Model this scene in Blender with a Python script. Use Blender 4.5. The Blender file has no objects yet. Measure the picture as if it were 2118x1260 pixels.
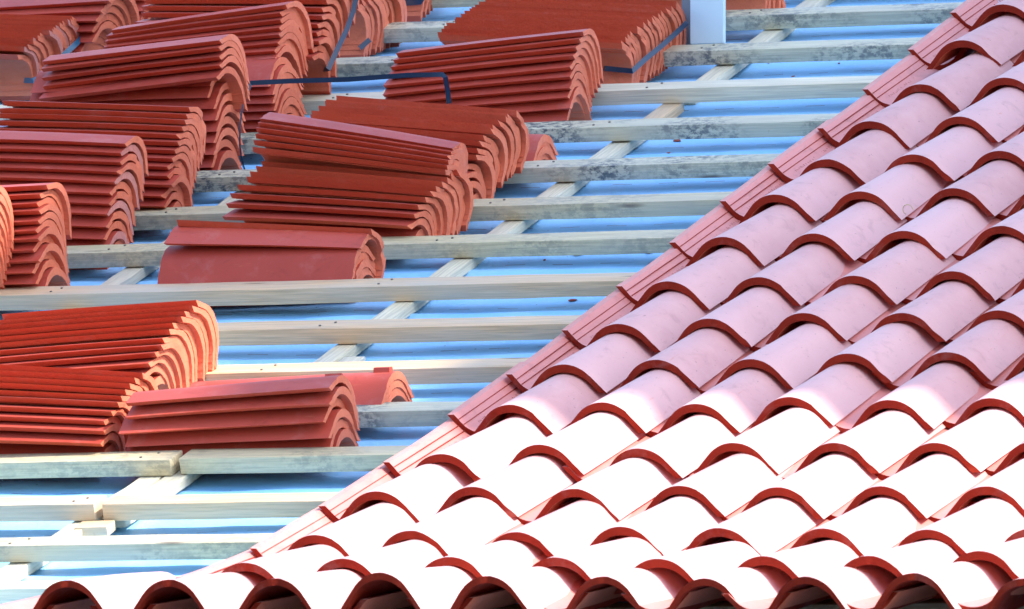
import bpy, bmesh, math, random
from mathutils import Matrix, Vector, noise

random.seed(11)
sc = bpy.context.scene
C = sc.collection
# ------------------------------------------------------------------ frame of the roof slope
# u runs along the battens, v up the slope, n is the slope's normal
DIP = math.radians(18.691)
LIFT = 6.5
ROOF = Matrix.Translation((0, 0, LIFT)) @ Matrix.Rotation(DIP, 4, 'X')
def W(u, v, n=0.0): return ROOF @ Vector((u, v, n))

# ------------------------------------------------------------------ camera
cam_d = bpy.data.cameras.new("camera")
cam = bpy.data.objects.new("camera", cam_d); C.objects.link(cam)
Mc = Matrix(((0.9293912959, 0.0227320810, 0.3683952654, 8.38478114),
             (0.3496296181, 0.2656383766, -0.8984405284, -18.49111805),
             (-0.1182833431, 0.9638047029, 0.2389341863, 5.73442047), (0, 0, 0, 1)))
cam.matrix_world = ROOF @ Mc
cam_d.sensor_width = 36
cam_d.lens = 21994.563 / 2118 * 36
cam_d.clip_start = 0.5; cam_d.clip_end = 2000
cam_d.dof.use_dof = True; cam_d.dof.focus_distance = 24.6; cam_d.dof.aperture_fstop = 22
sc.camera = cam

# ------------------------------------------------------------------ light
SUN = Vector((0.70, -0.05, 0.70)).normalized()
SUN_EL = math.asin(SUN.z); SUN_AZ = math.atan2(SUN.x, SUN.y)
world = bpy.data.worlds.new("World"); sc.world = world; world.use_nodes = True
wn = world.node_tree; wn.nodes.clear()
wo = wn.nodes.new('ShaderNodeOutputWorld'); wb = wn.nodes.new('ShaderNodeBackground')
sky = wn.nodes.new('ShaderNodeTexSky'); sky.sky_type = 'NISHITA'; sky.sun_disc = False
sky.sun_elevation = SUN_EL; sky.sun_rotation = SUN_AZ
sky.air_density = 1.0; sky.dust_density = 1.0; sky.ozone_density = 1.0
wb.inputs['Strength'].default_value = 0.15
wn.links.new(sky.outputs[0], wb.inputs[0]); wn.links.new(wb.outputs[0], wo.inputs[0])
sl = bpy.data.lights.new("sun", 'SUN'); sl.energy = 2.0; sl.angle = math.radians(0.5); sl.color = (1.0, 0.95, 0.88)
so = bpy.data.objects.new("sun", sl); C.objects.link(so)
so.rotation_euler = SUN.to_track_quat('Z', 'Y').to_euler(); so.location = (10, 10, 30)
sc.view_settings.view_transform = 'Standard'; sc.view_settings.look = 'None'
sc.view_settings.exposure = 2.05; sc.view_settings.gamma = 1.0

# ------------------------------------------------------------------ materials
def new_mat(name):
    m = bpy.data.materials.new(name); m.use_nodes = True
    nt = m.node_tree; b = nt.nodes['Principled BSDF']
    return m, nt, b
def N(nt, t, **kw):
    n = nt.nodes.new(t)
    for k, v in kw.items(): setattr(n, k, v)
    return n
def noise_tex(nt, vec, scale, detail=4, rough=.55, dist=0):
    n = N(nt, 'ShaderNodeTexNoise'); n.inputs['Scale'].default_value = scale
    n.inputs['Detail'].default_value = detail; n.inputs['Roughness'].default_value = rough
    n.inputs['Distortion'].default_value = dist
    nt.links.new(vec, n.inputs['Vector']); return n.outputs['Fac']
def ramp(nt, fac, stops):
    r = N(nt, 'ShaderNodeValToRGB'); e = r.color_ramp.elements
    while len(e) < len(stops): e.new(.5)
    for i, (p, c) in enumerate(stops):
        e[i].position = p; e[i].color = (*c, 1) if len(c) == 3 else c
    nt.links.new(fac, r.inputs[0]); return r.outputs[0]
def mix(nt, fac, a, b, mode='MIX'):
    m = N(nt, 'ShaderNodeMix', data_type='RGBA', blend_type=mode)
    for s, v in (('Factor', fac), ('A', a), ('B', b)):
        i = [x for x in m.inputs if x.name == s and (x.type == 'RGBA' or s == 'Factor' and x.type == 'VALUE')][0]
        if hasattr(v, 'node'): nt.links.new(v, i)
        else: i.default_value = v if isinstance(v, (int, float)) else (*v, 1)
    return [o for o in m.outputs if o.type == 'RGBA'][0]
def math_(nt, op, a, b=0.0, c=None):
    m = N(nt, 'ShaderNodeMath', operation=op)
    for i, v in enumerate((a, b, c)):
        if v is None: continue
        if hasattr(v, 'node'): nt.links.new(v, m.inputs[i])
        else: m.inputs[i].default_value = v
    return m.outputs[0]
def coords(nt, scale=(1, 1, 1), per_object=True):
    tc = N(nt, 'ShaderNodeTexCoord'); mp = N(nt, 'ShaderNodeMapping'); mp.inputs['Scale'].default_value = scale
    nt.links.new(tc.outputs['Object'], mp.inputs['Vector'])
    if per_object:
        oi = N(nt, 'ShaderNodeObjectInfo'); mu = N(nt, 'ShaderNodeVectorMath', operation='SCALE')
        cmb = N(nt, 'ShaderNodeCombineXYZ')
        for i in range(3): nt.links.new(oi.outputs['Random'], cmb.inputs[i])
        nt.links.new(cmb.outputs[0], mu.inputs[0]); mu.inputs['Scale'].default_value = 37.0
        nt.links.new(mu.outputs[0], mp.inputs['Location'])
    return mp.outputs[0]
def bump(nt, b, h, strength, dist):
    bp = N(nt, 'ShaderNodeBump'); bp.inputs['Strength'].default_value = strength; bp.inputs['Distance'].default_value = dist
    nt.links.new(h, bp.inputs['Height']); nt.links.new(bp.outputs[0], b.inputs['Normal'])

def clay(name, c_lo, c_hi, rough, scratch, coat, raw=False, spec=.5, dirt=.35):
    m, nt, b = new_mat(name)
    oi = N(nt, 'ShaderNodeObjectInfo')
    v = coords(nt); vl = coords(nt, (2.0, 14, 14))
    big = noise_tex(nt, v, 7, 3); fine = noise_tex(nt, v, 160, 4, .65); mid = noise_tex(nt, v, 32, 5, .6)
    col = mix(nt, oi.outputs['Random'], c_lo, c_hi)
    col = mix(nt, ramp(nt, big, [(.3, (0, 0, 0)), (.75, (1, 1, 1))]), col, mix(nt, .5, col, c_hi), 'MIX')
    # long streaks of brighter raw clay rubbed bare
    st = noise_tex(nt, vl, 6, 6, .7, .4)
    col = mix(nt, math_(nt, 'MULTIPLY', ramp(nt, st, [(.64, (0, 0, 0)), (.72, (1, 1, 1))]), scratch), col, (.62, .20, .085))
    # dark specks and pores
    sp = ramp(nt, noise_tex(nt, coords(nt, (1, 1.6, 1.6)), 95, 2, .5), [(.22, (1, 1, 1)), (.30, (0, 0, 0))])
    col = mix(nt, math_(nt, 'MULTIPLY', sp, dirt), col, (.09, .03, .03))
    # kiln mottling: cloudy darker and paler patches
    mt = noise_tex(nt, coords(nt, (1, 1.4, 1.4)), 16, 6, .65, .6)
    col = mix(nt, math_(nt, 'MULTIPLY', ramp(nt, mt, [(.50, (0, 0, 0)), (.68, (1, 1, 1))]), .30), col, c_hi)
    col = mix(nt, math_(nt, 'MULTIPLY', ramp(nt, mt, [(.30, (1, 1, 1)), (.44, (0, 0, 0))]), .34), col, tuple(c * .62 for c in c_lo))
    # short scuffs
    sc_ = ramp(nt, noise_tex(nt, coords(nt, (1.0, 3.2, 3.2)), 46, 3, .6, .8), [(.70, (0, 0, 0)), (.75, (1, 1, 1))])
    col = mix(nt, math_(nt, 'MULTIPLY', sc_, .4 * dirt + .1), col, (.22, .12, .13))
    # pale dust
    du = ramp(nt, noise_tex(nt, v, 11, 6, .7), [(.55, (0, 0, 0)), (.85, (1, 1, 1))])
    col = mix(nt, math_(nt, 'MULTIPLY', du, .22), col, (.62, .44, .40))
    nt.links.new(col, b.inputs['Base Color'])
    rr = N(nt, 'ShaderNodeMapRange'); nt.links.new(mid, rr.inputs[0])
    rr.inputs['To Min'].default_value = rough - .08; rr.inputs['To Max'].default_value = rough + .10
    nt.links.new(rr.outputs[0], b.inputs['Roughness'])
    b.inputs['Specular IOR Level'].default_value = spec
    if coat:
        b.inputs['Sheen Weight'].default_value = coat; b.inputs['Sheen Roughness'].default_value = .35
        b.inputs['Sheen Tint'].default_value = (.95, .93, 1, 1)
    h = math_(nt, 'ADD', math_(nt, 'MULTIPLY', fine, .5), math_(nt, 'MULTIPLY', mid, .6))
    bump(nt, b, h, .9 if raw else .35, .0035 if raw else .0012)
    return m
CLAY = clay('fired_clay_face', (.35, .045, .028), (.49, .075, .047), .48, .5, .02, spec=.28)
CLAY_LAID = clay('fired_clay_sky_sheen_face', (.60, .30, .275), (.72, .42, .395), .60, .65, .10, spec=.35, dirt=.6)  # pale base paints in the sky sheen on the laid covers
RAW = clay('fired_clay_raw', (.62, .135, .060), (.74, .19, .092), .75, .2, 0, raw=True)
RIM = clay('fired_clay_rim', (.52, .068, .026), (.64, .100, .040), .6, .25, 0, raw=True)
RAW_CHALK = clay('fired_clay_chalky_end', (.50, .14, .095), (.58, .22, .17), .85, .2, .2, raw=True)
RIM_PAN = clay('fired_clay_rough_rim', (.58, .23, .19), (.70, .30, .25), .8, .5, .1, raw=True)
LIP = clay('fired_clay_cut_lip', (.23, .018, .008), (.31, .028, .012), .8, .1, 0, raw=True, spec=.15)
PAN_IN = clay('fired_clay_channel_face', (.60, .20, .16), (.70, .25, .21), .5, .45, .12, spec=.5, dirt=.3)

def wood(name, tone_a, tone_b, mould=.0):
    m, nt, b = new_mat(name)
    oi = N(nt, 'ShaderNodeObjectInfo')
    v = coords(nt, (1.0, 22, 22)); vf = coords(nt, (3, 110, 110)); vo = coords(nt)
    g1 = noise_tex(nt, v, 3.2, 5, .6, 1.2); g2 = noise_tex(nt, vf, 2.2, 3, .6)
    col = mix(nt, ramp(nt, g1, [(.3, (0, 0, 0)), (.7, (1, 1, 1))]), tone_a, tone_b)
    col = mix(nt, math_(nt, 'MULTIPLY', ramp(nt, g2, [(.35, (1, 1, 1)), (.6, (0, 0, 0))]), .35), col, (.14, .10, .06), 'MIX')
    # patches of grey weathering, different on each board
    wz = ramp(nt, noise_tex(nt, coords(nt, (.8, 3, 3)), 2.4, 3), [(.40, (0, 0, 0)), (.68, (1, 1, 1))])
    col = mix(nt, math_(nt, 'MULTIPLY', wz, .65), col, (.50, .46, .36))
    # knots
    vo2 = N(nt, 'ShaderNodeTexVoronoi'); vo2.inputs['Scale'].default_value = 1.0
    nt.links.new(coords(nt, (2.2, 12, 12)), vo2.inputs['Vector'])
    kn = ramp(nt, vo2.outputs['Distance'], [(.035, (1, 1, 1)), (.10, (0, 0, 0))])
    col = mix(nt, math_(nt, 'MULTIPLY', kn, .8), col, (.11, .06, .03))
    # rusty resin specks
    rs = ramp(nt, noise_tex(nt, vo, 60, 5, .7), [(.66, (0, 0, 0)), (.74, (1, 1, 1))])
    col = mix(nt, math_(nt, 'MULTIPLY', rs, .35), col, (.26, .09, .03))
    if mould:
        mo = math_(nt, 'MULTIPLY', ramp(nt, noise_tex(nt, coords(nt, (1, 1.5, 1.5)), 42, 8, .75), [(.46, (0, 0, 0)), (.56, (1, 1, 1))]),
                   ramp(nt, noise_tex(nt, vo, 3.5, 3), [(.42, (0, 0, 0)), (.58, (1, 1, 1))]))
        col = mix(nt, math_(nt, 'MULTIPLY', mo, mould), col, (.045, .06, .075))
    nt.links.new(col, b.inputs['Base Color']); b.inputs['Roughness'].default_value = .5
    b.inputs['Specular IOR Level'].default_value = .75
    bump(nt, b, math_(nt, 'ADD', g1, g2), .5, .0018)
    return m
WOOD_PALE = wood('sawn_pine_pale', (.78, .66, .42), (.88, .77, .54))
WOOD_WARM = wood('sawn_pine_warm', (.68, .42, .20), (.80, .54, .29))
WOOD_GREY = wood('sawn_pine_mouldy', (.58, .53, .34), (.72, .65, .43), .9)
WOOD_MID = wood('sawn_pine_weathered', (.60, .49, .27), (.72, .60, .34), .35)

def membrane():
    m, nt, b = new_mat('blue_roofing_membrane')
    v = coords(nt, per_object=False)
    big = noise_tex(nt, v, 2.2, 4, .6); fine = noise_tex(nt, v, 320, 2, .6)
    col = mix(nt, big, (.22, .55, .93), (.34, .66, .96))
    du = ramp(nt, noise_tex(nt, v, 9, 6, .7), [(.50, (0, 0, 0)), (.9, (1, 1, 1))])
    col = mix(nt, math_(nt, 'MULTIPLY', du, .6), col, (.52, .74, .95))
    lg = ramp(nt, noise_tex(nt, coords(nt, (1.2, 5, 1), per_object=False), 3.0, 4, .6, .5), [(.42, (0, 0, 0)), (.72, (1, 1, 1))])
    col = mix(nt, math_(nt, 'MULTIPLY', lg, .45), col, (.42, .70, .95))
    # small dark grains of grit
    vor = N(nt, 'ShaderNodeTexVoronoi'); vor.inputs['Scale'].default_value = 26; nt.links.new(v, vor.inputs['Vector'])
    gr = ramp(nt, vor.outputs['Distance'], [(.045, (1, 1, 1)), (.075, (0, 0, 0))])
    gm = ramp(nt, noise_tex(nt, v, 6, 2), [(.45, (0, 0, 0)), (.55, (1, 1, 1))])
    col = mix(nt, math_(nt, 'MULTIPLY', math_(nt, 'MULTIPLY', gr, gm), .8), col, (.06, .08, .12))
    # printed dashes that run along the sheet
    sx = N(nt, 'ShaderNodeSeparateXYZ'); nt.links.new(v, sx.inputs[0])
    fy = math_(nt, 'FRACT', math_(nt, 'DIVIDE', math_(nt, 'ADD', sx.outputs['Y'], -.205), .365))
    dy = math_(nt, 'LESS_THAN', math_(nt, 'ABSOLUTE', math_(nt, 'SUBTRACT', fy, .5)), .0048)
    fx = math_(nt, 'LESS_THAN', math_(nt, 'FRACT', math_(nt, 'DIVIDE', sx.outputs['X'], .118)), .42)
    da = math_(nt, 'MULTIPLY', dy, fx)
    col = mix(nt, math_(nt, 'MULTIPLY', da, .75), col, (.16, .07, .16))
    nt.links.new(col, b.inputs['Base Color'])
    b.inputs['Roughness'].default_value = .5; b.inputs['Specular IOR Level'].default_value = .45
    bump(nt, b, math_(nt, 'ADD', math_(nt, 'MULTIPLY', noise_tex(nt, v, 11, 5, .6, 1.2), 3.2), math_(nt, 'MULTIPLY', fine, .25)), .35, .004)
    return m
MEMB = membrane()
def plain(name, col, rough, var=.12, scale=20, spec=.5, metal=0, bmp=.0015):
    m, nt, b = new_mat(name)
    v = coords(nt); n = noise_tex(nt, v, scale, 5, .6)
    c2 = tuple(max(0, c * (1 - var * 2)) for c in col)
    nt.links.new(mix(nt, n, c2, col), b.inputs['Base Color'])
    b.inputs['Roughness'].default_value = rough; b.inputs['Specular IOR Level'].default_value = spec
    b.inputs['Metallic'].default_value = metal
    bump(nt, b, n, .4, bmp)
    return m
STRAP = plain('blue_strapping_plastic', (.006, .030, .075), .38, .2, 40)
STRAP_L = plain('faded_blue_strapping_plastic', (.012, .12, .22), .4, .2, 40)
WHITE = plain('white_foam_board', (.60, .78, .88), .6, .03, 6)
PLASTER = plain('pale_plaster', (.55, .50, .44), .9, .08, 2)
GREYB = plain('grey_board', (.30, .33, .37), .8, .15, 30)
EARTH = plain('ground_earth', (.05, .047, .038), .95, .2, .4)
WIRE = plain('pale_wire', (.62, .66, .80), .35, .1, 10)
WIRER = plain('red_wire', (.65, .06, .08), .45, .1, 10)
CHIP = plain('clay_chip', (.42, .085, .05), .8, .2, 60)
GLASS = plain('dark_window_glass', (.03, .04, .05), .1, .1, 3)

# ------------------------------------------------------------------ mesh helpers
def finish(me, mats, angle=32):
    for m in mats: me.materials.append(m)
    me.shade_smooth()
    me.set_sharp_from_angle(angle=math.radians(angle))
def link(name, me, mat_world=None, parent=None):
    o = bpy.data.objects.new(name, me); C.objects.link(o)
    if parent is not None: o.parent = parent
    if mat_world is not None: o.matrix_world = mat_world
    return o
def tag(o, label=None, cat=None, group=None, kind=None):
    if label: o['label'] = label
    if cat: o['category'] = cat
    if group: o['group'] = group
    if kind: o['kind'] = kind
    return o
def mesh_from(name, verts, faces, mats, fm=None, angle=32):
    me = bpy.data.meshes.new(name); me.from_pydata([tuple(v) for v in verts], [], faces)
    if fm:
        for i, p in enumerate(me.polygons): p.material_index = fm[i]
    me.validate(); bm = bmesh.new(); bm.from_mesh(me); bmesh.ops.recalc_face_normals(bm, faces=bm.faces); bm.to_mesh(me); bm.free()
    finish(me, mats, angle); return me
def box(name, x0, x1, y0, y1, z0, z1, mats, bevel=.0015, nx=1, wob=None):
    bm = bmesh.new(); rings = []
    for i in range(nx + 1):
        x = x0 + (x1 - x0) * i / nx
        rings.append([bm.verts.new((x, y, z)) for y, z in ((y0, z0), (y1, z0), (y1, z1), (y0, z1))])
    for a, b in zip(rings, rings[1:]):
        for k in range(4): bm.faces.new((a[k], a[(k + 1) % 4], b[(k + 1) % 4], b[k]))
    bm.faces.new(rings[0][::-1]); bm.faces.new(rings[-1])
    if wob:
        for v in bm.verts: v.co += wob(v.co)
    bmesh.ops.recalc_face_normals(bm, faces=bm.faces)
    if bevel:
        ed = [e for e in bm.edges if e.calc_face_angle(0) > .5]
        bmesh.ops.bevel(bm, geom=ed, offset=bevel, segments=2, affect='EDGES', profile=.6)
    me = bpy.data.meshes.new(name); bm.to_mesh(me); bm.free(); finish(me, mats); return me

# ------------------------------------------------------------------ roof tile meshes
LEN = .482; TH = .0178
ARC_R, ARC_T = .78, math.radians(48)
def prof_unit(t):
    """outer curve, t in -1..1 -> (y, z) for half width 1 and height 1"""
    r = .81; th = ARC_T; xa = r * math.sin(th); da = r * (1 - math.cos(th))
    leg = 1 - xa; tot = r * th + leg / math.cos(th); s = abs(t) * tot
    if s <= r * th:
        a = s / r; x = r * math.sin(a); d = r * (1 - math.cos(a))
    else:
        k = (s - r * th); x = xa + k * math.cos(th); d = da + k * math.sin(th)
    D = da + leg * math.tan(th)
    return math.copysign(x, t) if t else 0.0, 1 - d / D
def tile_mesh(name, a0, h0, a1, h1, seed, mats, th=TH, even=False, length=LEN, ribs=False, lug=False, nseg=6, flip=False, mouth=None):
    """x = 0 end has half width a0 / height h0, x = -length has a1 / h1.  slots: 0 outer face, 1 inner face, 2 cut ends, 3 foot rims"""
    rnd = random.Random(seed); NP = 26
    V = []; F = []; FM = []
    off = Vector((rnd.uniform(-50, 50), rnd.uniform(-50, 50), rnd.uniform(-50, 50)))
    tw = rnd.uniform(-.004, .004); bow = rnd.uniform(-.0015, .0035)
    def section(f):
        a = a0 + (a1 - a0) * f; h = h0 + (h1 - h0) * f
        if mouth: a += mouth[0] * max(0, 1 - f * 3) ** 2; h += mouth[1] * max(0, 1 - f * 3) ** 2
        out = [(a * prof_unit(-1 + 2 * i / NP)[0], h * prof_unit(-1 + 2 * i / NP)[1]) for i in range(NP + 1)]
        # inner curve: the outer one let down by the thickness, down to the foot plane
        lo, hi = 0., 1.
        for _ in range(24):
            m = (lo + hi) / 2
            if h * prof_unit(m)[1] > th: lo = m
            else: hi = m
        inn = [(a * prof_unit(lo * (-1 + 2 * i / NP))[0], h * prof_unit(lo * (-1 + 2 * i / NP))[1] - th) for i in range(NP + 1)]
        return out, inn
    for k in range(nseg + 1):
        f = k / nseg; x = -length * f
        out, inn = section(f)
        for pts, w in ((out, 1), (inn, .6)):
            for (y, z) in pts:
                q = Vector((x * 6, y * 16, z * 16)) + off
                d = noise.noise(q) * .0011 * w
                ex = 0
                if k in (0, nseg):
                    ex = noise.noise(Vector((y * 90, z * 90, k * 7.)) + off) * .0016
                    c = noise.noise(Vector((y * 30, 3.3, k * 5.)) + off)
                    if c > .42: ex += (.004 if k == 0 else -.004) * -(c - .42) * 6
                V.append((x + ex, y + d + tw * (f - .5) * z * 8, z + d + bow * math.sin(math.pi * f)))
    st = 2 * (NP + 1)
    def vid(k, s, i): return k * st + s * (NP + 1) + i
    for k in range(nseg):
        for i in range(NP):
            F.append((vid(k, 0, i), vid(k + 1, 0, i), vid(k + 1, 0, i + 1), vid(k, 0, i + 1))); FM.append(0)
            F.append((vid(k, 1, i), vid(k, 1, i + 1), vid(k + 1, 1, i + 1), vid(k + 1, 1, i))); FM.append(1)
        for i in (0, NP):
            F.append((vid(k, 0, i), vid(k, 1, i), vid(k + 1, 1, i), vid(k + 1, 0, i))); FM.append(3)
    for k in (0, nseg):
        for i in range(NP):
            F.append((vid(k, 0, i), vid(k, 0, i + 1), vid(k, 1, i + 1), vid(k, 1, i))); FM.append(2)
    def inner_pt(f, t):
        out, inn = section(f); i = (t + 1) / 2 * NP; j = min(int(i), NP - 1); g = i - j
        return (inn[j][0] * (1 - g) + inn[j + 1][0] * g, inn[j][1] * (1 - g) + inn[j + 1][1] * g)
    if ribs:
        for t in (-.80, -.60, .80, .60):
            b0 = len(V); M = 8
            for k in range(M + 1):
                f = k / M; x = -length * (f * .996 + .002)
                y, z = inner_pt(f, t); y2, z2 = inner_pt(f, t + .022)
                nx_, nz_ = (z2 - z), -(y2 - y); l = math.hypot(nx_, nz_); nx_, nz_ = nx_ / l * .0016, nz_ / l * .0016
                if nz_ > 0: nx_, nz_ = -nx_, -nz_
                V += [(x, y - nx_ * .3, z - nz_ * .3), (x, y + nx_, z + nz_), (x, y2 + nx_, z2 + nz_), (x, y2 - nx_ * .3, z2 - nz_ * .3)]
            for k in range(M):
                for q in range(3):
                    F.append((b0 + k * 4 + q, b0 + k * 4 + q + 1, b0 + k * 4 + 5 + q, b0 + k * 4 + 4 + q)); FM.append(2)
        # the row of small pressed marks beside the ribs (not legible in the picture)
        for side in (-1, 1):
            x = -.06
            while x > -length + .06:
                wl = rnd.uniform(.003, .007); t0 = side * .40
                f = -x / length
                for _ in range(2):
                    tA = t0 + rnd.uniform(-.03, .03); tB = tA + rnd.choice((.03, .05, .07))
                    xx = x - rnd.uniform(0, wl)
                    yA, zA = inner_pt(f, tA); yB, zB = inner_pt(f, tB); b0 = len(V)
                    V += [(xx, yA, zA - .0007), (xx, yB, zB - .0007), (xx - .0014, yB, zB - .0007), (xx - .0014, yA, zA - .0007)]
                    F.append((b0, b0 + 1, b0 + 2, b0 + 3)); FM.append(2)
                x -= wl + rnd.choice((.003, .004, .009))
    if lug:
        for (xa, xb) in ((-.012, -.05),):
            zt = h0 - .004; b0 = len(V)
            for xx in (xa, xb):
                V += [(xx, -.011, zt), (xx, .011, zt), (xx, .009, zt + .013), (xx, -.009, zt + .013)]
            for fc in ((0, 1, 2, 3), (7, 6, 5, 4), (0, 4, 5, 1), (1, 5, 6, 2), (2, 6, 7, 3), (3, 7, 4, 0)):
                F.append(tuple(b0 + q for q in fc)); FM.append(0)
    if flip:
        V = [(x, -y, -z) for x, y, z in V]
    me = bpy.data.meshes.new(name); me.from_pydata(V, [], F)
    for i, p in enumerate(me.polygons): p.material_index = FM[i]
    bm = bmesh.new(); bm.from_mesh(me); bmesh.ops.recalc_face_normals(bm, faces=bm.faces); bm.to_mesh(me); bm.free()
    finish(me, mats, 35); return me

WA, WH, NA, NH = .096, .067, .077, .057
st_m = [CLAY, RAW, RAW, RIM]
STACK_W = [tile_mesh('stack_tile', WA, WH, NA, NH, 100 + i, st_m, lug=False, ribs=True) for i in range(7)]
STACK_N = [tile_mesh('stack_tile', NA, NH, WA, WH, 200 + i, st_m, ribs=True) for i in range(7)]
STACK_B = [tile_mesh('stack_tile', NA, NH, WA, WH, 250 + i, [CLAY, RAW, RAW_CHALK, RIM]) for i in range(4)]
LUG_W = tile_mesh('stack_tile', WA, WH, NA, NH, 150, st_m, lug=True, ribs=True)
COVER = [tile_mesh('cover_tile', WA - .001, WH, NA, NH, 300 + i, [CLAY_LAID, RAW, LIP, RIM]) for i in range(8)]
EAVE = [tile_mesh('eave_tile', .098, .088, NA, .062, 400 + i, [CLAY_LAID, LIP, LIP, RIM], th=.0145) for i in range(3)]  # inner face takes the dark lip clay to paint in the mouths' shade
PNH, PWH = .047, .045
PAN_V = [tile_mesh('channel_tile', NA, .058, WA, .058, 560 + i, [RAW, PAN_IN, LIP, RIM_PAN], ribs=True, flip=True) for i in range(3)]
PAN = [tile_mesh('channel_tile', NA - .005, PNH, .084, PWH, 500 + i, [RAW, PAN_IN, LIP, PAN_IN], ribs=False, th=.0135, flip=True) for i in range(6)]

COVER_EAVE = [[-0.22, -0.012, 0.273], [0.0, -0.014, 0.272], [0.22, 0.004, 0.266], [0.44, 0.015, 0.271], [0.66, 0.03, 0.257], [0.88, 0.087, 0.236], [1.1, 0.064, 0.236], [1.32, 0.038, 0.244], [1.54, 0.039, 0.248], [1.76, 0.047, 0.232]]
COVER_ROWS = [[[0.028, 0.307], [0.222, 0.353], [0.449, 0.359], [0.691, 0.32], [0.929, 0.265], [1.145, 0.28], [1.373, 0.26], [1.579, 0.319]],
 [[0.024, 0.69], [0.219, 0.728], [0.466, 0.685], [0.674, 0.734], [0.899, 0.694], [1.132, 0.666], [1.365, 0.631]],
 [[0.004, 1.078], [0.208, 1.105], [0.447, 1.072], [0.675, 1.082], [0.898, 1.054], [1.123, 1.047], [1.355, 1.031]],
 [[0.027, 1.393], [0.225, 1.457], [0.464, 1.407], [0.664, 1.442], [0.891, 1.425], [1.117, 1.409]],
 [[0.024, 1.812], [0.233, 1.816], [0.456, 1.786], [0.651, 1.829], [0.89, 1.785], [1.116, 1.784]],
 [[0.028, 2.129], [0.233, 2.152], [0.455, 2.139], [0.666, 2.168], [0.894, 2.162]],
 [[0.036, 2.456], [0.237, 2.483], [0.447, 2.513], [0.68, 2.493], [0.901, 2.494]],
 [[0.024, 2.81], [0.232, 2.828], [0.459, 2.82], [0.683, 2.836]],
 [[0.02, 3.189], [0.232, 3.198], [0.445, 3.202], [0.671, 3.222]],
 [[0.014, 3.563], [0.219, 3.568], [0.441, 3.574]],
 [[0.032, 3.879], [0.234, 3.9], [0.442, 3.908]],
 [[0.018, 4.232], [0.231, 4.248]],
 [[0.028, 4.578], [0.224, 4.619]],
 [[-0.008, 5.011]],
 [[-0.019, 5.365]]]
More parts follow.
